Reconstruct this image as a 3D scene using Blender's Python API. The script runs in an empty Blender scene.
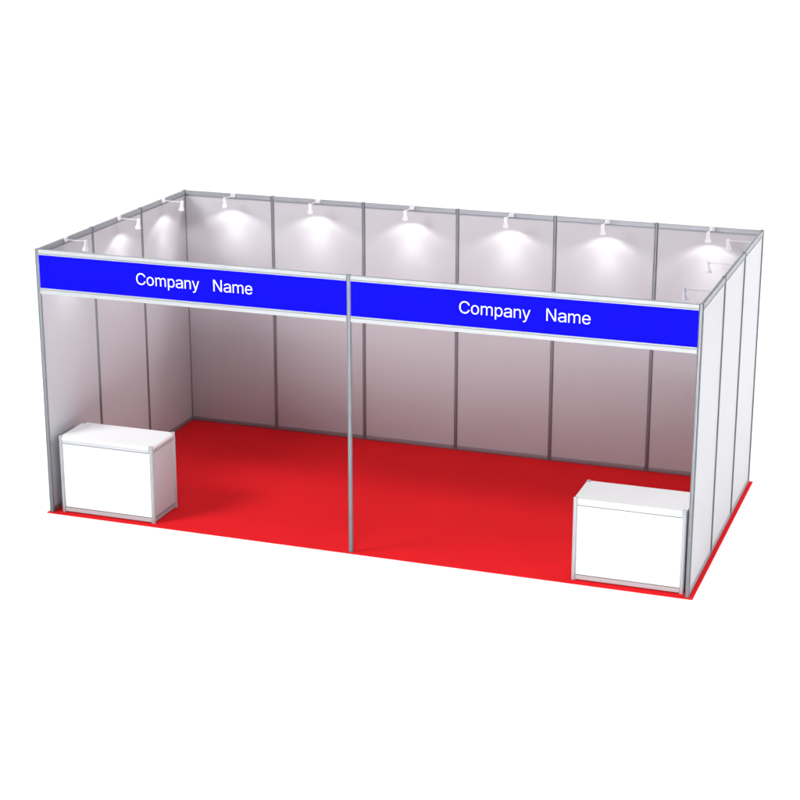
import bpy, bmesh, math
from mathutils import Vector, Matrix

S = bpy.context.scene
COL = S.collection
rad = math.radians

# ------------------------------------------------------------ materials
def mat(name, base, rough=0.5, metal=0.0, noise=0.0, nscale=6.0, bump=0.0, bscale=200.0, spec=0.5, coat=0.0):
    m = bpy.data.materials.new(name); m.use_nodes = True
    nt = m.node_tree; b = nt.nodes['Principled BSDF']
    b.inputs['Roughness'].default_value = rough
    b.inputs['Metallic'].default_value = metal
    b.inputs['Specular IOR Level'].default_value = spec
    b.inputs['Coat Weight'].default_value = coat
    tc = nt.nodes.new('ShaderNodeTexCoord')
    n = nt.nodes.new('ShaderNodeTexNoise'); n.inputs['Scale'].default_value = nscale
    n.inputs['Detail'].default_value = 6
    nt.links.new(tc.outputs['Object'], n.inputs['Vector'])
    r = nt.nodes.new('ShaderNodeValToRGB')
    lo = [c*(1-noise) for c in base]; hi = [min(1, c*(1+noise)) for c in base]
    r.color_ramp.elements[0].position = .3; r.color_ramp.elements[1].position = .7
    r.color_ramp.elements[0].color = (*lo, 1); r.color_ramp.elements[1].color = (*hi, 1)
    nt.links.new(n.outputs['Fac'], r.inputs['Fac']); nt.links.new(r.outputs['Color'], b.inputs['Base Color'])
    mr = nt.nodes.new('ShaderNodeMapRange')
    mr.inputs['To Min'].default_value = max(.02, rough-.06); mr.inputs['To Max'].default_value = min(1, rough+.06)
    nt.links.new(n.outputs['Fac'], mr.inputs['Value']); nt.links.new(mr.outputs['Result'], b.inputs['Roughness'])
    if bump:
        n2 = nt.nodes.new('ShaderNodeTexNoise'); n2.inputs['Scale'].default_value = bscale; n2.inputs['Detail'].default_value = 3
        nt.links.new(tc.outputs['Object'], n2.inputs['Vector'])
        bp = nt.nodes.new('ShaderNodeBump'); bp.inputs['Strength'].default_value = bump; bp.inputs['Distance'].default_value = .004
        nt.links.new(n2.outputs['Fac'], bp.inputs['Height']); nt.links.new(bp.outputs['Normal'], b.inputs['Normal'])
    return m

M = {
 'floor':  mat('white_floor', (.95,.95,.95), .9, spec=.1, noise=.004),
 'carpet': mat('red_carpet', (.70,.0115,.0165), .95, noise=.03, nscale=2.5, bump=.25, bscale=260, spec=.08),
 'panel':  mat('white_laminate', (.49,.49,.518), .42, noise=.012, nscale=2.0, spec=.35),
 'alu':    mat('anodised_aluminium', (.245,.258,.28), .42, metal=.3, noise=.05, nscale=9),
 'alu_rail': mat('brushed_aluminium', (.32,.335,.365), .45, metal=.3, noise=.04, nscale=9),
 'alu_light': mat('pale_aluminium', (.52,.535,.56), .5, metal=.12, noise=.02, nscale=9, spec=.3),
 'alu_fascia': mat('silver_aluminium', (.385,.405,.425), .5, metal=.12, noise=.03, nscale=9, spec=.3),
 'blue':   mat('blue_vinyl', (.003,.0022,.80), .7, noise=.01, nscale=3, spec=.03),
 'letter': mat('white_vinyl', (.9,.9,.9), .5, noise=.01),
 'counter': mat('white_counter_laminate', (.85,.85,.86), .4, noise=.008, nscale=3, spec=.4),
 'lamp':   mat('white_lamp_enamel', (.78,.77,.80), .3, noise=.02, nscale=20),
 'seam':   mat('grey_gasket', (.13,.13,.14), .6, noise=.05),
}
m = bpy.data.materials.new('lit_lens'); m.use_nodes = True
b = m.node_tree.nodes['Principled BSDF']
b.inputs['Base Color'].default_value = (.9,.9,.88,1)
b.inputs['Emission Color'].default_value = (1,.96,.92,1); b.inputs['Emission Strength'].default_value = 4
M['lens'] = m

# ------------------------------------------------------------ mesh helpers
def finish(bm, name, material, parent=None, loc=(0,0,0), rz=0, smooth=False):
    bmesh.ops.recalc_face_normals(bm, faces=bm.faces)
    me = bpy.data.meshes.new(name); bm.to_mesh(me); bm.free()
    me.materials.append(M[material])
    if smooth:
        for p in me.polygons: p.use_smooth = True
    o = bpy.data.objects.new(name, me); COL.objects.link(o)
    o.parent = parent; o.location = loc; o.rotation_euler[2] = rz
    return o

def box(bm, x0, x1, y0, y1, z0, z1, bevel=0.0):
    t = bmesh.new()
    bmesh.ops.create_cube(t, size=1)
    for v in t.verts:
        v.co = Vector(((x0+x1)/2+v.co.x*(x1-x0), (y0+y1)/2+v.co.y*(y1-y0), (z0+z1)/2+v.co.z*(z1-z0)))
    if bevel:
        bmesh.ops.bevel(t, geom=t.edges[:], offset=bevel, segments=2, profile=.5, affect='EDGES')
    me = bpy.data.meshes.new('tmp'); t.to_mesh(me); t.free(); bm.from_mesh(me); bpy.data.meshes.remove(me)

def extrude_profile(bm, pts, a, b_, axis='z'):
    """closed profile pts (u,v) swept from a to b_ along axis"""
    def P(u, v, w):
        return (u, v, w) if axis == 'z' else (w, u, v) if axis == 'x' else (u, w, v)
    n = len(pts)
    A = [bm.verts.new(P(u, v, a)) for u, v in pts]; B = [bm.verts.new(P(u, v, b_)) for u, v in pts]
    for i in range(n):
        bm.faces.new((A[i], A[(i+1) % n], B[(i+1) % n], B[i]))
    bm.faces.new(A[::-1]); bm.faces.new(B)

def lathe(bm, prof, seg=20, origin=(0,0,0), mtx=None):
    rings = []
    for r, z in prof:
        ring = []
        for k in range(seg):
            a = 2*math.pi*k/seg
            p = Vector((r*math.cos(a), r*math.sin(a), z))
            if mtx: p = mtx @ p
            ring.append(bm.verts.new(p+Vector(origin)))
        rings.append(ring)
    for i in range(len(rings)-1):
        for k in range(seg):
            bm.faces.new((rings[i][k], rings[i][(k+1) % seg], rings[i+1][(k+1) % seg], rings[i+1][k]))
    bm.faces.new(rings[0][::-1]); bm.faces.new(rings[-1])

def post_profile(r=.0205, slot=.0042, depth=.005):
    """eight-sided post with a slot in the middle of every side"""
    pts = []
    ap = r*math.cos(math.pi/8)
    for k in range(8):
        a = k*math.pi/4
        n = Vector((math.cos(a), math.sin(a))); t = Vector((-n.y, n.x)); h = r*math.sin(math.pi/8)
        c = .0012
        for s, d in ((-h+c, 0), (-slot, 0), (-slot, depth), (slot, depth), (slot, 0), (h-c, 0)):
            pts.append(tuple(n*(ap-d)+t*s))
    return pts

def rail_profile(w=.030, h=.05, g=.0075, depth=.009, at=.24):
    """rectangular beam with a dark slot low on both faces and one along the top"""
    x, c = w/2, .0015
    side = lambda s: [(s*x, c), (s*x, h*at-g*.5), (s*(x-depth), h*at-g*.5), (s*(x-depth), h*at+g*.5), (s*x, h*at+g*.5), (s*x, h-c)]
    top = [(x-c, h), (.0035, h), (.0035, h-depth), (-.0035, h-depth), (-.0035, h), (-x+c, h)]
    bot = [(-x+c, 0), (x-c, 0)]
    return side(1)+top+side(-1)[::-1]+bot

def empty(name, loc, label, cat, group=None, rz=0):
    o = bpy.data.objects.new(name, None); COL.objects.link(o)
    o.empty_display_size = .1
    o.location = loc; o.rotation_euler[2] = rz
    o['label'] = label; o['category'] = cat
    if group: o['group'] = group
    return o

def copy_tree(o, parent=None):
    c = o.copy(); COL.objects.link(c); c.parent = parent
    if o.type == 'LIGHT': pass
    for ch in list(o.children): copy_tree(ch, c)
    return c

# ------------------------------------------------------------ lettering outlines (bezier: left handle, point, right handle)
GLYPHS = {'C': [[(0.2933, -0.0068, 0.2673, -0.0068, 0.2234, -0.0068), (0.1844, 0.0038, 0.1502, 0.0249, 0.1161, 0.0461), (0.0892, 0.0762, 0.0696, 0.1152, 0.0501, 0.1543), (0.0403, 0.2005, 0.0403, 0.254, 0.0403, 0.3077), (0.0501, 0.3541, 0.0696, 0.3931, 0.0892, 0.4322), (0.1161, 0.4623, 0.1502, 0.4836, 0.1844, 0.5049), (0.2234, 0.5155, 0.2673, 0.5155, 0.293, 0.5155), (0.3173, 0.5118, 0.3402, 0.5043, 0.3631, 0.4968), (0.3837, 0.4857, 0.402, 0.4712, 0.4203, 0.4566), (0.4356, 0.439, 0.4478, 0.4184, 0.4599, 0.3978), (0.4683, 0.3744, 0.4729, 0.3482, 0.4513, 0.3482), (0.4298, 0.3482, 0.4083, 0.3482, 0.4045, 0.3658), (0.3981, 0.3812, 0.3894, 0.3945, 0.3806, 0.4078), (0.3699, 0.4191, 0.3573, 0.4283, 0.3447, 0.4375), (0.3307, 0.4444, 0.3153, 0.449, 0.2999, 0.4535), (0.2839, 0.4558, 0.2673, 0.4558, 0.2361, 0.4558), (0.2082, 0.4479, 0.1835, 0.4322, 0.1588, 0.4165), (0.1393, 0.3937, 0.125, 0.3638, 0.1106, 0.3338), (0.1034, 0.2973, 0.1034, 0.254, 0.1034, 0.211), (0.1107, 0.1745, 0.1251, 0.1446, 0.1396, 0.1147), (0.1592, 0.0919, 0.1839, 0.0763, 0.2085, 0.0607), (0.2364, 0.0529, 0.2673, 0.0529, 0.2839, 0.0529), (0.2999, 0.0553, 0.3153, 0.0599, 0.3307, 0.0646), (0.3447, 0.0715, 0.3573, 0.0806, 0.3699, 0.0897), (0.3806, 0.1009, 0.3894, 0.1144, 0.3981, 0.1278), (0.4045, 0.1432, 0.4083, 0.1605, 0.4298, 0.1605), (0.4513, 0.1605, 0.4729, 0.1605, 0.4685, 0.1345), (0.4603, 0.1112, 0.4481, 0.0906, 0.4359, 0.07), (0.4207, 0.0525, 0.4024, 0.0379, 0.384, 0.0233), (0.3634, 0.0122, 0.3406, 0.0046, 0.3177, -0.003)]], 'o': [[(0.2421, -0.0082, 0.2072, -0.0082, 0.1729, -0.0082), (0.1427, 0.0, 0.1168, 0.0164, 0.0908, 0.0328), (0.0706, 0.0557, 0.056, 0.085, 0.0414, 0.1144), (0.0341, 0.1485, 0.0341, 0.1874, 0.0341, 0.227), (0.0414, 0.2616, 0.056, 0.2911, 0.0706, 0.3205), (0.0908, 0.3435, 0.1168, 0.3598, 0.1427, 0.3762), (0.1729, 0.3844, 0.2072, 0.3844, 0.2421, 0.3844), (0.2725, 0.3762, 0.2986, 0.3598, 0.3246, 0.3435), (0.3449, 0.3205, 0.3593, 0.2911, 0.3738, 0.2616), (0.381, 0.227, 0.381, 0.1874, 0.381, 0.1485), (0.3738, 0.1144, 0.3593, 0.085, 0.3449, 0.0557), (0.3246, 0.0328, 0.2986, 0.0164, 0.2725, 0.0)], [(0.1822, 0.0464, 0.2072, 0.0464, 0.2327, 0.0464), (0.2537, 0.0529, 0.2702, 0.0659, 0.2867, 0.0789), (0.299, 0.0961, 0.3071, 0.1174, 0.3152, 0.1388), (0.3192, 0.1622, 0.3192, 0.1874, 0.3192, 0.2129), (0.3152, 0.2365, 0.3071, 0.2581, 0.299, 0.2797), (0.2867, 0.2971, 0.2702, 0.3102, 0.2537, 0.3233), (0.2327, 0.3298, 0.2072, 0.3298, 0.1822, 0.3298), (0.1615, 0.3233, 0.1451, 0.3102, 0.1287, 0.2971), (0.1165, 0.2798, 0.1084, 0.2583, 0.1003, 0.2368), (0.0963, 0.2132, 0.0963, 0.1874, 0.0963, 0.1622), (0.1003, 0.1388, 0.1084, 0.1174, 0.1165, 0.0961), (0.1287, 0.0789, 0.1451, 0.0659, 0.1615, 0.0529)]], 'm': [[(0.0729, 0.0, 0.0526, 0.0, 0.0526, 0.1264), (0.0526, 0.2529, 0.0526, 0.3793, 0.0724, 0.3793), (0.0922, 0.3793, 0.112, 0.3793, 0.1121, 0.3513), (0.1121, 0.325, 0.1122, 0.304, 0.116, 0.322), (0.1211, 0.3324, 0.1325, 0.3459, 0.1438, 0.3593), (0.1571, 0.3694, 0.1721, 0.3761, 0.1871, 0.3828), (0.2028, 0.3861, 0.2192, 0.3861, 0.2472, 0.3861), (0.2699, 0.3777, 0.2873, 0.3607, 0.3047, 0.3437), (0.314, 0.322, 0.3172, 0.304, 0.3225, 0.322), (0.3252, 0.3295, 0.3371, 0.3431, 0.3491, 0.3568), (0.3636, 0.3674, 0.3807, 0.3749, 0.3977, 0.3824), (0.4164, 0.3861, 0.4367, 0.3861, 0.4587, 0.3861), (0.4789, 0.3814, 0.4971, 0.3718, 0.5153, 0.3622), (0.5298, 0.3478, 0.5406, 0.3284, 0.5514, 0.3091), (0.5568, 0.2846, 0.5568, 0.255, 0.5568, 0.17), (0.5568, 0.085, 0.5568, 0.0, 0.5365, 0.0), (0.5161, 0.0, 0.4957, 0.0, 0.4957, 0.0846), (0.4957, 0.1691, 0.4957, 0.2537, 0.4957, 0.2812), (0.488, 0.3009, 0.4725, 0.3127, 0.457, 0.3246), (0.4391, 0.3305, 0.4186, 0.3305, 0.4015, 0.3305), (0.3867, 0.3269, 0.3742, 0.3197, 0.3617, 0.3126), (0.3521, 0.3027, 0.3453, 0.2902, 0.3386, 0.2777), (0.3353, 0.2633, 0.3353, 0.2472, 0.3353, 0.1648), (0.3353, 0.0824, 0.3353, 0.0, 0.3149, 0.0), (0.2945, 0.0, 0.2742, 0.0, 0.2742, 0.0866), (0.2742, 0.1732, 0.2742, 0.2598, 0.2742, 0.281), (0.2671, 0.2981, 0.253, 0.311, 0.2389, 0.324), (0.221, 0.3305, 0.1994, 0.3305, 0.1846, 0.3305), (0.1706, 0.327, 0.1576, 0.3201, 0.1445, 0.3131), (0.1339, 0.3028, 0.1258, 0.2892, 0.1177, 0.2755), (0.1137, 0.2585, 0.1137, 0.238, 0.1137, 0.1586), (0.1137, 0.0793, 0.1137, 0.0, 0.0933, 0.0)]], 'p': [[(0.0729, -0.1427, 0.0526, -0.1427, 0.0526, 0.0313), (0.0526, 0.2053, 0.0526, 0.3793, 0.0724, 0.3793), (0.0922, 0.3793, 0.112, 0.3793, 0.112, 0.3593), (0.112, 0.3393, 0.112, 0.3192, 0.114, 0.3192), (0.1161, 0.3192, 0.1181, 0.3192, 0.1227, 0.3267), (0.1291, 0.3356, 0.1372, 0.3457, 0.1454, 0.3558), (0.1568, 0.3648, 0.1714, 0.3727, 0.186, 0.3805), (0.2052, 0.3844, 0.2291, 0.3844, 0.2607, 0.3844), (0.2887, 0.3765, 0.3129, 0.3605, 0.3371, 0.3446), (0.3561, 0.322, 0.3698, 0.2926, 0.3834, 0.2632), (0.3902, 0.2286, 0.3902, 0.1888, 0.3902, 0.1487), (0.3835, 0.114, 0.3699, 0.0845, 0.3564, 0.055), (0.3375, 0.0322, 0.3132, 0.016, 0.289, -0.0001), (0.2611, -0.0082, 0.2294, -0.0082, 0.2062, -0.0082), (0.1873, -0.0042, 0.1726, 0.0038, 0.1579, 0.0117), (0.1464, 0.0209, 0.1379, 0.0312, 0.1295, 0.0416), (0.1229, 0.0508, 0.1181, 0.0587, 0.1166, 0.0587), (0.1152, 0.0587, 0.1137, 0.0587, 0.1137, -0.0084), (0.1137, -0.0756, 0.1137, -0.1427, 0.0933, -0.1427)], [(0.1972, 0.0468, 0.2202, 0.0468, 0.2437, 0.0468), (0.2634, 0.053, 0.2794, 0.0656, 0.2955, 0.0781), (0.3076, 0.0951, 0.3158, 0.1166, 0.324, 0.1381), (0.3281, 0.1624, 0.3281, 0.1895, 0.3281, 0.2161), (0.3241, 0.24, 0.316, 0.2612, 0.3079, 0.2823), (0.2958, 0.2991, 0.2798, 0.3114, 0.2637, 0.3237), (0.2439, 0.3298, 0.2202, 0.3298, 0.1968, 0.3298), (0.1771, 0.3239, 0.1611, 0.3121, 0.1452, 0.3002), (0.1332, 0.2838, 0.125, 0.2629, 0.1168, 0.2419), (0.1127, 0.2175, 0.1127, 0.1895, 0.1127, 0.1613), (0.1168, 0.1365, 0.1251, 0.1151, 0.1334, 0.0937), (0.1456, 0.0769, 0.1617, 0.0649, 0.1777, 0.0528)]], 'a': [[(0.1816, -0.0085, 0.1598, -0.0085, 0.1359, -0.0085), (0.1141, -0.004, 0.0944, 0.005, 0.0747, 0.0139), (0.0591, 0.0271, 0.0476, 0.0446, 0.0361, 0.062), (0.0304, 0.0831, 0.0304, 0.1079, 0.0304, 0.1297), (0.0347, 0.1474, 0.0432, 0.161, 0.0517, 0.1745), (0.0632, 0.1852, 0.0775, 0.1931, 0.0918, 0.2009), (0.1078, 0.2068, 0.1253, 0.2107, 0.1428, 0.2145), (0.1605, 0.2176, 0.1782, 0.2199, 0.201, 0.2228), (0.2195, 0.2251, 0.2337, 0.2267, 0.2479, 0.2283), (0.2585, 0.231, 0.2653, 0.2349, 0.2721, 0.2388), (0.2755, 0.2454, 0.2755, 0.2547, 0.2755, 0.2554), (0.2755, 0.2561, 0.2755, 0.2567, 0.2755, 0.2724), (0.2726, 0.2858, 0.2666, 0.2967, 0.2607, 0.3076), (0.2518, 0.316, 0.2398, 0.322, 0.2279, 0.3279), (0.2132, 0.3308, 0.1956, 0.3308, 0.1776, 0.3308), (0.1622, 0.328, 0.1492, 0.3223, 0.1362, 0.3166), (0.1257, 0.3094, 0.1176, 0.3008, 0.1095, 0.2921), (0.1037, 0.2831, 0.1, 0.2738, 0.0803, 0.2796), (0.0607, 0.2854, 0.041, 0.2912, 0.0498, 0.3142), (0.0624, 0.3325, 0.0785, 0.346, 0.0947, 0.3596), (0.1128, 0.3694, 0.133, 0.3754, 0.1531, 0.3814), (0.1734, 0.3844, 0.1939, 0.3844, 0.2076, 0.3844), (0.2226, 0.3827, 0.239, 0.3793, 0.2554, 0.3759), (0.271, 0.3696, 0.2858, 0.3604, 0.3006, 0.3511), (0.3127, 0.3378, 0.3223, 0.3202, 0.3319, 0.3027), (0.3366, 0.2797, 0.3366, 0.2513, 0.3366, 0.1675), (0.3366, 0.0838, 0.3366, 0.0, 0.3166, 0.0), (0.2966, 0.0, 0.2765, 0.0, 0.2765, 0.0173), (0.2765, 0.0346, 0.2765, 0.0519, 0.2752, 0.0519), (0.2738, 0.0519, 0.2724, 0.0519, 0.2681, 0.043), (0.2613, 0.0339, 0.252, 0.0246, 0.2426, 0.0152), (0.2304, 0.0074, 0.2153, 0.001, 0.2001, -0.0053)], [(0.1551, 0.0454, 0.1704, 0.0454, 0.1931, 0.0454), (0.2123, 0.0498, 0.2279, 0.0587, 0.2435, 0.0676), (0.2553, 0.0791, 0.2634, 0.0932, 0.2715, 0.1073), (0.2755, 0.1222, 0.2755, 0.1379, 0.2755, 0.1552), (0.2755, 0.1725, 0.2755, 0.1898, 0.273, 0.1869), (0.2677, 0.1842, 0.2595, 0.182, 0.2513, 0.1797), (0.2419, 0.1776, 0.2313, 0.1758, 0.2207, 0.174), (0.2104, 0.1725, 0.2002, 0.1712, 0.1901, 0.17), (0.1819, 0.1688, 0.1755, 0.168, 0.1609, 0.1662), (0.1472, 0.163, 0.1343, 0.1586, 0.1215, 0.1541), (0.1112, 0.1477, 0.1034, 0.1393, 0.0957, 0.1309), (0.0918, 0.1194, 0.0918, 0.1048, 0.0918, 0.0918), (0.0952, 0.081, 0.1019, 0.0722, 0.1086, 0.0634), (0.1179, 0.0568, 0.1297, 0.0522, 0.1416, 0.0477)]], 'n': [[(0.1137, 0.2488, 0.1137, 0.2267, 0.1137, 0.1511), (0.1137, 0.0756, 0.1137, 0.0, 0.0933, 0.0), (0.0729, 0.0, 0.0526, 0.0, 0.0526, 0.1264), (0.0526, 0.2529, 0.0526, 0.3793, 0.0723, 0.3793), (0.092, 0.3793, 0.1116, 0.3793, 0.1118, 0.3487), (0.1119, 0.3181, 0.112, 0.2875, 0.1088, 0.2875), (0.1056, 0.2875, 0.1024, 0.2875, 0.114, 0.3223), (0.1306, 0.3472, 0.1521, 0.3621, 0.1736, 0.377), (0.1987, 0.3844, 0.2274, 0.3844, 0.2531, 0.3844), (0.2756, 0.3791, 0.295, 0.3686, 0.3143, 0.358), (0.3295, 0.342, 0.3406, 0.3208, 0.3516, 0.2995), (0.3571, 0.2727, 0.3571, 0.2404, 0.3571, 0.1602), (0.3571, 0.0801, 0.3571, 0.0, 0.3367, 0.0), (0.3164, 0.0, 0.296, 0.0, 0.296, 0.0784), (0.296, 0.1568, 0.296, 0.2352, 0.296, 0.2648), (0.2883, 0.2879, 0.273, 0.3044, 0.2576, 0.3209), (0.2366, 0.3291, 0.21, 0.3291, 0.1918, 0.3291), (0.1754, 0.3252, 0.1608, 0.3173, 0.1462, 0.3095), (0.1347, 0.2979, 0.1263, 0.2827, 0.1179, 0.2674)]], 'y': [[(0.0511, -0.1402, 0.0475, -0.1386, 0.0521, -0.121), (0.0568, -0.1033, 0.0615, -0.0857, 0.0648, -0.0863), (0.0681, -0.0868, 0.0714, -0.0874, 0.0832, -0.0901), (0.094, -0.0906, 0.1038, -0.0889, 0.1136, -0.0872), (0.1224, -0.0822, 0.1302, -0.0739, 0.1381, -0.0656), (0.1449, -0.0528, 0.1506, -0.0355, 0.1545, -0.0241), (0.1585, -0.0127, 0.1625, -0.0014, 0.1141, 0.1255), (0.0658, 0.2524, 0.0174, 0.3793, 0.0397, 0.3793), (0.062, 0.3793, 0.0843, 0.3793, 0.1113, 0.3045), (0.1383, 0.2298, 0.1652, 0.155, 0.1737, 0.132), (0.1808, 0.1093, 0.1868, 0.0867, 0.1927, 0.0642), (0.1989, 0.0422, 0.2055, 0.0208, 0.1982, 0.0208), (0.191, 0.0208, 0.1837, 0.0208, 0.1901, 0.0422), (0.1963, 0.0642, 0.2025, 0.0869, 0.2086, 0.1095), (0.2158, 0.1322, 0.224, 0.155, 0.2511, 0.2298), (0.2781, 0.3045, 0.3052, 0.3793, 0.3273, 0.3793), (0.3494, 0.3793, 0.3715, 0.3793, 0.3157, 0.2335), (0.2599, 0.0877, 0.2042, -0.058, 0.1964, -0.0778), (0.1872, -0.0942, 0.1765, -0.107, 0.1658, -0.1199), (0.1534, -0.1295, 0.1393, -0.1357, 0.1252, -0.142), (0.1093, -0.1451, 0.0915, -0.1451, 0.0813, -0.1451), (0.0723, -0.1444, 0.0645, -0.1431, 0.0568, -0.1417)]], 'N': [[(0.0817, 0.0, 0.0601, 0.0, 0.0601, 0.1696), (0.0601, 0.3391, 0.0601, 0.5087, 0.0855, 0.5087), (0.1108, 0.5087, 0.1362, 0.5087, 0.2052, 0.4), (0.2742, 0.2913, 0.3431, 0.1827, 0.3486, 0.1745), (0.3551, 0.1638, 0.3628, 0.1507, 0.3704, 0.1376), (0.3786, 0.123, 0.3875, 0.1067, 0.3964, 0.0904), (0.4051, 0.0732, 0.4138, 0.055, 0.4108, 0.0545), (0.4079, 0.0541, 0.4049, 0.0536, 0.4029, 0.0723), (0.4014, 0.0905, 0.4006, 0.1082, 0.3999, 0.126), (0.3993, 0.1423, 0.3991, 0.1572, 0.3989, 0.1721), (0.3988, 0.1847, 0.3988, 0.1949, 0.3988, 0.2995), (0.3988, 0.4041, 0.3988, 0.5087, 0.4203, 0.5087), (0.4418, 0.5087, 0.4633, 0.5087, 0.4633, 0.3391), (0.4633, 0.1696, 0.4633, 0.0, 0.4378, 0.0), (0.4123, 0.0, 0.3868, 0.0, 0.3253, 0.0967), (0.2637, 0.1935, 0.2021, 0.2902, 0.1942, 0.3029), (0.1859, 0.3164, 0.1774, 0.3307, 0.1688, 0.3449), (0.159, 0.3617, 0.148, 0.381, 0.137, 0.4004), (0.1235, 0.424, 0.1075, 0.452, 0.1114, 0.4526), (0.1153, 0.4532, 0.1192, 0.4537, 0.1203, 0.4285), (0.1213, 0.4051, 0.1222, 0.3837, 0.1231, 0.3624), (0.1238, 0.3437, 0.1243, 0.3279, 0.1247, 0.3121), (0.125, 0.2998, 0.125, 0.2909, 0.125, 0.1939), (0.125, 0.097, 0.125, 0.0, 0.1033, 0.0)]], 'e': [[(0.2382, -0.0082, 0.212, -0.0082, 0.1751, -0.0082), (0.1435, -0.0, 0.1169, 0.0164, 0.0904, 0.0328), (0.07, 0.0556, 0.0557, 0.0848, 0.0413, 0.1141), (0.0341, 0.1481, 0.0341, 0.1868, 0.0341, 0.2257), (0.0412, 0.26, 0.0553, 0.2897, 0.0694, 0.3194), (0.0893, 0.3426, 0.1151, 0.3593, 0.1408, 0.3761), (0.1708, 0.3844, 0.2052, 0.3844, 0.2259, 0.3844), (0.2461, 0.381, 0.2658, 0.374, 0.2855, 0.3671), (0.3033, 0.356, 0.3192, 0.3409, 0.3352, 0.3258), (0.3478, 0.3061, 0.3571, 0.2818, 0.3665, 0.2576), (0.3711, 0.2283, 0.3711, 0.1939, 0.3711, 0.185), (0.3711, 0.178, 0.3711, 0.1693, 0.28, 0.1693), (0.19, 0.1693, 0.0959, 0.1693, 0.0959, 0.145), (0.1008, 0.1258, 0.1104, 0.1062, 0.1201, 0.0866), (0.1337, 0.0717, 0.1511, 0.0615, 0.1685, 0.0512), (0.1889, 0.0461, 0.2124, 0.0461, 0.2276, 0.0461), (0.2414, 0.0483, 0.2537, 0.0527, 0.266, 0.0572), (0.2765, 0.0638, 0.2854, 0.0727, 0.2943, 0.0816), (0.301, 0.0925, 0.3056, 0.1055, 0.3254, 0.1006), (0.3452, 0.0957, 0.365, 0.0908, 0.3593, 0.0712), (0.3493, 0.0541, 0.3351, 0.0393, 0.3209, 0.0245), (0.3033, 0.0129, 0.2825, 0.0044, 0.2617, -0.004)], [(0.0968, 0.236, 0.0965, 0.2209, 0.16, 0.2209), (0.24, 0.2209, 0.309, 0.2209, 0.3085, 0.235), (0.3057, 0.2493, 0.2977, 0.2685, 0.2897, 0.2878), (0.278, 0.3028, 0.2625, 0.3138, 0.2471, 0.3247), (0.228, 0.3301, 0.2052, 0.3301, 0.1822, 0.3301), (0.1626, 0.3246, 0.1463, 0.3134, 0.13, 0.3023), (0.1176, 0.2876, 0.1089, 0.2695, 0.1003, 0.2515)]]}
# advance, ink left, ink right in em
METRIC = {'C':(.722,.050,.680),'o':(.556,.033,.518),'m':(.833,.066,.769),'p':(.556,.066,.518),'a':(.556,.036,.516),
          'n':(.556,.066,.490),'y':(.500,.012,.488),' ':(.278,0,0),'N':(.722,.076,.646),'e':(.556,.038,.518)}
def lettering(text, size, parent, loc):
    cu = bpy.data.curves.new('lettering', 'CURVE'); cu.dimensions = '2D'; cu.fill_mode = 'BOTH'
    cu.extrude = .0006; cu.offset = -.0007; cu.resolution_u = 6
    x = 0; ys = .716*size/.5087
    for ch in text:
        adv, il, ir = METRIC[ch]
        if ch in GLYPHS:
            g = GLYPHS[ch]
            x0 = min(p[2] for s in g for p in s); x1 = max(p[2] for s in g for p in s)
            fx = lambda u: x+(il+(u-x0)/(x1-x0)*(ir-il))*size
            for s in g:
                sp = cu.splines.new('BEZIER'); sp.bezier_points.add(len(s)-1); sp.use_cyclic_u = True
                for bp, q in zip(sp.bezier_points, s):
                    bp.handle_left_type = bp.handle_right_type = 'FREE'
                    bp.handle_left = (fx(q[0]), q[1]*ys, 0); bp.co = (fx(q[2]), q[3]*ys, 0); bp.handle_right = (fx(q[4]), q[5]*ys, 0)
        x += adv*size
    t = bpy.data.objects.new('tmp', cu); COL.objects.link(t)
    bpy.context.view_layer.update()
    me = bpy.data.meshes.new_from_object(t.evaluated_get(bpy.context.evaluated_depsgraph_get()))
    bpy.data.objects.remove(t)
    me.transform(Matrix.Rotation(rad(90), 4, 'X'))
    me.name = 'lettering'; me.materials.clear(); me.materials.append(M['letter'])
    o = bpy.data.objects.new('lettering', me); COL.objects.link(o); o.parent = parent; o.location = loc
    return o

SPOT_W, BEAM_TILT, WORLD, KEY, SIDE, SWEEP, FRONT, LEFT = 28, 12, .26, 880, 720, 600, 3250, 350

# ------------------------------------------------------------ setting
# white studio sweep: the floor runs back and curls up into a wall
bm = bmesh.new(); R, Y0 = 5.0, 9.0
prof = [(-60,0),(-20,0),(0,0),(Y0,0)]+[(Y0+R*math.sin(rad(a)), R-R*math.cos(rad(a))) for a in range(5, 91, 5)]+[(Y0+R, 14)]
rows = [[bm.verts.new((x, y, z)) for x in (-70, 0, 70)] for y, z in prof]
for p, q in zip(rows, rows[1:]):
    for k in (0, 1): bm.faces.new((p[k], p[k+1], q[k+1], q[k]))
fl = finish(bm, 'floor', 'floor', smooth=True); fl['kind'] = 'structure'

bm = bmesh.new(); box(bm, -.04, 6.05, -.036, 3.05, .001, .006, .0015)
cp = finish(bm, 'carpet', 'carpet')
cp['label'] = 'bright red carpet spread on the white floor under the whole booth'; cp['category'] = 'carpet'

# ------------------------------------------------------------ booth: posts, wall panels, fascia boards
H = 2.515; T = .006
booth = empty('exhibition_booth', (0,0,T), 'white panel exhibition booth with aluminium posts, open front and two blue Company Name fascia boards', 'exhibition booth')
bm = bmesh.new(); extrude_profile(bm, post_profile(), 0, H); box(bm, -.0125,.0125,-.0125,.0125, H, H+.004, .001)
post = finish(bm, 'post', 'alu', booth)
spots = [(0,0),(3,0),(6,0),(0,1),(0,2),(0,3),(6,1),(6,2),(6,3)]+[(x,3) for x in range(1,6)]
for i, (x, y) in enumerate(spots):
    p = post if i == 0 else post.copy()
    if i: COL.objects.link(p)
    p.location = (x, y, 0)

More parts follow.
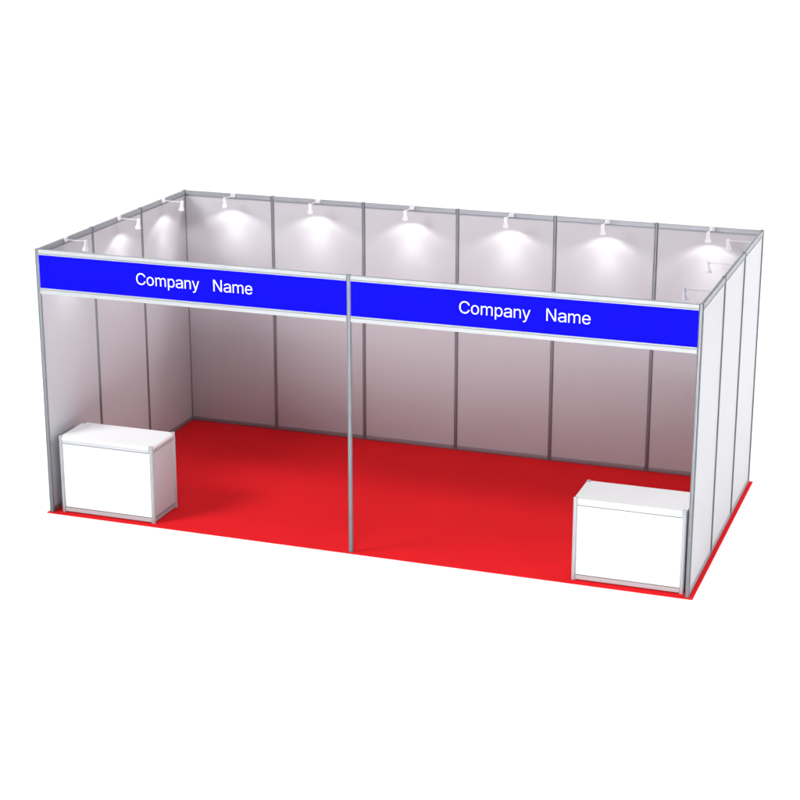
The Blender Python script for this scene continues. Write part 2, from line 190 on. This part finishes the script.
a, c = .0185, .9815                     # a metre bay, between the posts
bm = bmesh.new(); box(bm, a, c, -.008, .008, .05, H-.055)
wp = finish(bm, 'wall_panel', 'panel', booth)
bm = bmesh.new(); extrude_profile(bm, rail_profile(.030, .055), a+.0005, c-.0005, 'x')
tr = finish(bm, 'top_rail', 'alu_rail', wp, (0,0,H-.057))
bm = bmesh.new(); extrude_profile(bm, rail_profile(.028, .046), a+.0005, c-.0005, 'x')
br = finish(bm, 'bottom_rail', 'alu_rail', wp, (0,0,.004))
bays = [(x,3,0) for x in range(6)]+[(0,y,90) for y in range(3)]+[(6,y,90) for y in range(3)]
for i, (x, y, rz) in enumerate(bays):
    p = wp if i == 0 else copy_tree(wp, booth)
    p.location = (x, y, 0); p.rotation_euler[2] = rad(rz)

for x0, tx in ((0, .983), (3, 3.977)):
    bm = bmesh.new(); box(bm, .019, 2.981, -.010, -.002, 2.150, 2.480)
    fb = finish(bm, 'fascia_board', 'blue', booth, (x0,0,0))
    bm = bmesh.new(); extrude_profile(bm, [(-.018,0),(-.018,.009),(-.011,.009),(-.011,.015),(-.018,.015),(-.018,.045),(-.016,.047),(.013,.047),(.015,.045),(.015,0)], .0185, 2.9815, 'x')
    finish(bm, 'top_rail', 'alu_fascia', fb, (0,0,2.465))
    bm = bmesh.new(); extrude_profile(bm, [(-.018,0),(-.018,.035),(-.011,.035),(-.011,.041),(-.018,.041),(-.018,.052),(.015,.052),(.015,0)], .0185, 2.9815, 'x')
    finish(bm, 'bottom_rail', 'alu_fascia', fb, (0,0,2.108))
    lettering('Company', .1455, fb, (tx-x0, -.0108, 2.270))
    lettering('Name', .1455, fb, (tx-x0+.1455*5.113, -.0108, 2.270))     # seven letters and three spaces further on

# ------------------------------------------------------------ counters
plain_rail = lambda w, h: [(w/2,0),(w/2,h),(-w/2,h),(-w/2,0)]
def rect_post(bm): extrude_profile(bm, post_profile(.0195), 0, .745)
def make_counter(label):
    W, D, Z = .966, .485, .742
    t = empty('counter', (0,0,T), label, 'counter', 'white box counters at the front corners of the booth')
    px, py = W/2-.019, D/2-.019
    for k, (sx, sy) in enumerate(((-1,-1),(1,-1),(1,1),(-1,1))):
        if k == 0:
            bm = bmesh.new(); rect_post(bm); p0 = p = finish(bm, 'corner_post', 'alu_light', t)
        else:
            p = p0.copy(); COL.objects.link(p)
        p.location = (sx*px, sy*py, 0)
    e = .0185
    bm = bmesh.new(); k = .02
    X, Y = W/2-.004, D/2-.004
    pts = []
    for sx, sy in ((-1,-1),(1,-1),(1,1),(-1,1)):      # corners cut back round the posts
        q = [(sx*X, sy*(Y-.034)), (sx*(X-.034), sy*(Y-.034)), (sx*(X-.034), sy*Y)]
        if sx*sy < 0: q = q[::-1]
        pts += q
    extrude_profile(bm, pts, .712, .738)
    bmesh.ops.bevel(bm, geom=[ed for ed in bm.edges if abs(ed.verts[0].co.z-ed.verts[1].co.z) < 1e-5], offset=.002, segments=2, affect='EDGES')
    finish(bm, 'countertop', 'counter', t)
    for nm, y in (('front_panel', -1), ('back_panel', 1)):
        bm = bmesh.new(); box(bm, -px+e, px-e, y*py-.005, y*py+.005, .053, .676)
        f = finish(bm, nm, 'counter', t)
        for rn, z, h in (('top_rail', .681, .031), ('bottom_rail', .010, .037)):
            bm = bmesh.new(); extrude_profile(bm, plain_rail(.020, h), -px+e, px-e, 'x')
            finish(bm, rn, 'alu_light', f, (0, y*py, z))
        for z in (.0475, .676):
            bm = bmesh.new(); box(bm, -px+e, px-e, y*py-.0095, y*py+.0095, z-.002, z+.005); finish(bm, 'gasket', 'seam', f)
    for x in (-1, 1):
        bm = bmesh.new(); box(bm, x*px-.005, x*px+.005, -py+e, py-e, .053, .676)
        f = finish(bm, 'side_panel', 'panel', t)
        for rn, z, h in (('top_rail', .681, .031), ('bottom_rail', .010, .037)):
            bm = bmesh.new(); extrude_profile(bm, plain_rail(.020, h), -py+e, py-e, 'y')
            finish(bm, rn, 'alu_fascia', f, (x*px, 0, z))  # darker metal than the front rails: side shade put into the colour
        for z in (.0475, .676):
            bm = bmesh.new(); box(bm, x*px-.0095, x*px+.0095, -py+e, py-e, z, z+.005); finish(bm, 'gasket', 'seam', f)
    return t
c1 = make_counter('white box counter with aluminium edges beside the left end wall'); c1.location = (.572, .27, T)
c2 = copy_tree(c1); c2.location = (5.474, .28, T)
c2['label'] = 'white box counter with aluminium edges in the right front corner of the carpet'

# ------------------------------------------------------------ clip-on spotlights (local: rail along x, arm towards -y)
L = .235
sp = empty('spotlight', (0,0,0), '', 'spotlight', 'white arm spotlights clamped along the wall rails')
bm = bmesh.new()
box(bm, -.024, .024, -.034, -.0152, -.034, .014, .004)
clamp = finish(bm, 'clamp', 'lamp', sp)
bm = bmesh.new(); box(bm, -.024, .024, -.032, -.0152, -.050, -.022, .004)      # the end wall on the right: clamped lower on the rail
low = finish(bm, 'clamp', 'lamp'); low_clamp = low.data; bpy.data.objects.remove(low)
bm = bmesh.new()
lathe(bm, [(.0042, 0), (.0042, L-.016)], 12, (0,-.016,-.012), Matrix.Rotation(rad(90), 4, 'X'))
finish(bm, 'arm', 'lamp', sp, smooth=False)
tilt = Matrix.Rotation(rad(8), 4, 'X') @ Matrix.Scale(.84, 4)
bm = bmesh.new()
lathe(bm, [(.006,.012),(.014,.011),(.0185,.006),(.0195,0),(.0195,-.052),(.021,-.056),(.027,-.072),(.0345,-.092),(.0355,-.104),(.033,-.106),(.031,-.100),(.020,-.080)], 24, (0,-L,-.012), tilt)
box(bm, -.009, .009, -L-.011, -L+.016, -.020, .002, .003)
hd = finish(bm, 'lamp_head', 'lamp', sp)
for p in hd.data.polygons: p.use_smooth = True
hd.data.set_sharp_from_angle(angle=rad(35))
bm = bmesh.new(); lathe(bm, [(.029,-.0985),(.029,-.0965)], 20, (0,-L,-.012), tilt)
finish(bm, 'lens', 'lens', hd)

# light of the lamp: a wide beam with the faint rings of a faceted reflector
li = bpy.data.lights.new('spot_beam', 'SPOT')
li.energy = SPOT_W; li.color = (1,.975,.965); li.spot_size = rad(125); li.spot_blend = .12; li.shadow_soft_size = .012
li.use_nodes = True
nt = li.node_tree; em = nt.nodes['Emission']
tc = nt.nodes.new('ShaderNodeTexCoord'); sx = nt.nodes.new('ShaderNodeSeparateXYZ')
nt.links.new(tc.outputs['Normal'], sx.inputs[0])
ac = nt.nodes.new('ShaderNodeMath'); ac.operation = 'ABSOLUTE'; nt.links.new(sx.outputs['Z'], ac.inputs[0])
cr = nt.nodes.new('ShaderNodeValToRGB'); nt.links.new(ac.outputs[0], cr.inputs['Fac'])
stops = [(.46,.13),(.53,.25),(.555,.17),(.60,.36),(.64,.50),(.68,.31),(.72,.42),(.76,.34),(.85,.45),(.92,.72),(.97,1.0)]
el = cr.color_ramp.elements
while len(el) < len(stops): el.new(.5)
for e_, (p, v) in zip(el, stops): e_.position = p; e_.color = (v,v,v,1)
nt.links.new(cr.outputs['Color'], em.inputs['Strength'])
lo = bpy.data.objects.new('spot_beam', li); COL.objects.link(lo); lo.parent = sp
lo.location = (0, -L+.011, -.108); lo.rotation_euler = (rad(BEAM_TILT), 0, 0)

dim = li.copy(); dim.name = 'spot_beam_weak'; dim.energy = SPOT_W*.4
ordb = ['in the bay by the left corner', 'in the second bay from the left back corner', 'in the third bay from the left back corner',
        'in the third bay from the right back corner', 'in the second bay from the right back corner', 'in the bay by the right corner']
places = [(x, 3, 0, 'white spotlight on the long back wall, '+s) for x, s in zip((.565,1.51,2.525,3.56,4.525,5.535), ordb)]
places += [(0, y, 90, s) for y, s in ((.475, 'white spotlight on the left end wall, closest to the blue fascia'), (1.515, 'white spotlight over the middle panel of the left end wall'), (2.465, 'white spotlight on the left end wall, closest to the back corner'))]
places += [(6, y, -90, s) for y, s in ((.49, 'white spotlight on the right end wall, closest to the blue fascia'), (1.52, 'white spotlight over the middle panel of the right end wall'), (2.5, 'white spotlight on the right end wall, closest to the back corner'))]
for i, (x, y, rz, s) in enumerate(places):
    o = sp if i == 0 else copy_tree(sp)
    o.location = (x, y, H+T); o.rotation_euler[2] = rad(rz); o['label'] = s
    for ch in o.children:
        if ch.name.startswith('clamp') and rz == -90: ch.data = low_clamp
        if ch.type == 'LIGHT' and (rz == 90 or i == 0): ch.data = dim            # the lamps at the left burn weaker

# ------------------------------------------------------------ light
w = bpy.data.worlds.new('World'); S.world = w; w.use_nodes = True
bg = w.node_tree.nodes['Background']; bg.inputs['Color'].default_value = (1,1,1,1); bg.inputs['Strength'].default_value = WORLD
def area(name, loc, target, size, power, spread=180):
    l = bpy.data.lights.new(name, 'AREA'); l.shape = 'DISK'; l.size = size; l.energy = power; l.spread = rad(spread)
    o = bpy.data.objects.new(name, l); COL.objects.link(o); o.location = loc
    o.rotation_euler = (Vector(target)-Vector(loc)).to_track_quat('-Z','Y').to_euler()
area('sweep_fill_left', (-9,6,8.5), (-8,13,2.5), 4, SWEEP)  # added unseen lamp, whitens the left of the sweep
area('sweep_fill_right', (6,6,9), (3,13,2.5), 4, SWEEP)  # its added counterpart for the right of the sweep
area('key_softbox', (-4.2,-5.7,7.4), (3,1.5,1), 4.0, KEY)
area('side_fill', (13,4,5.5), (7.5,1,0), 4, SIDE)  # added fill from out of view, brightens right wall and floor beside it
area('left_floor_fill', (-5.5,1,5.5), (-5.4,1,0), 3, LEFT, 100)  # added overhead to lift the grey floor left of the booth
area('front_floor_fill', (5,-10,8), (5,-9,0), 4, FRONT, 95)  # added unseen; front floor bounces it onto fascia and counter fronts

# ------------------------------------------------------------ camera
cam = bpy.data.cameras.new('camera'); cam.sensor_width = 36; cam.lens = 36*1839.8/800; cam.clip_end = 1000; cam.clip_start = .1
co = bpy.data.objects.new('camera', cam); COL.objects.link(co)
co.location = (8.49796, -14.1395, 6.10026); co.rotation_euler = (1.271024, -.0003946, .3424596)
S.camera = co
S.view_settings.view_transform = 'Standard'; S.view_settings.look = 'None'
S.view_settings.exposure = 0; S.view_settings.gamma = 1
S.render.engine = 'CYCLES'
S.cycles.max_bounces = 10; S.cycles.diffuse_bounces = 6
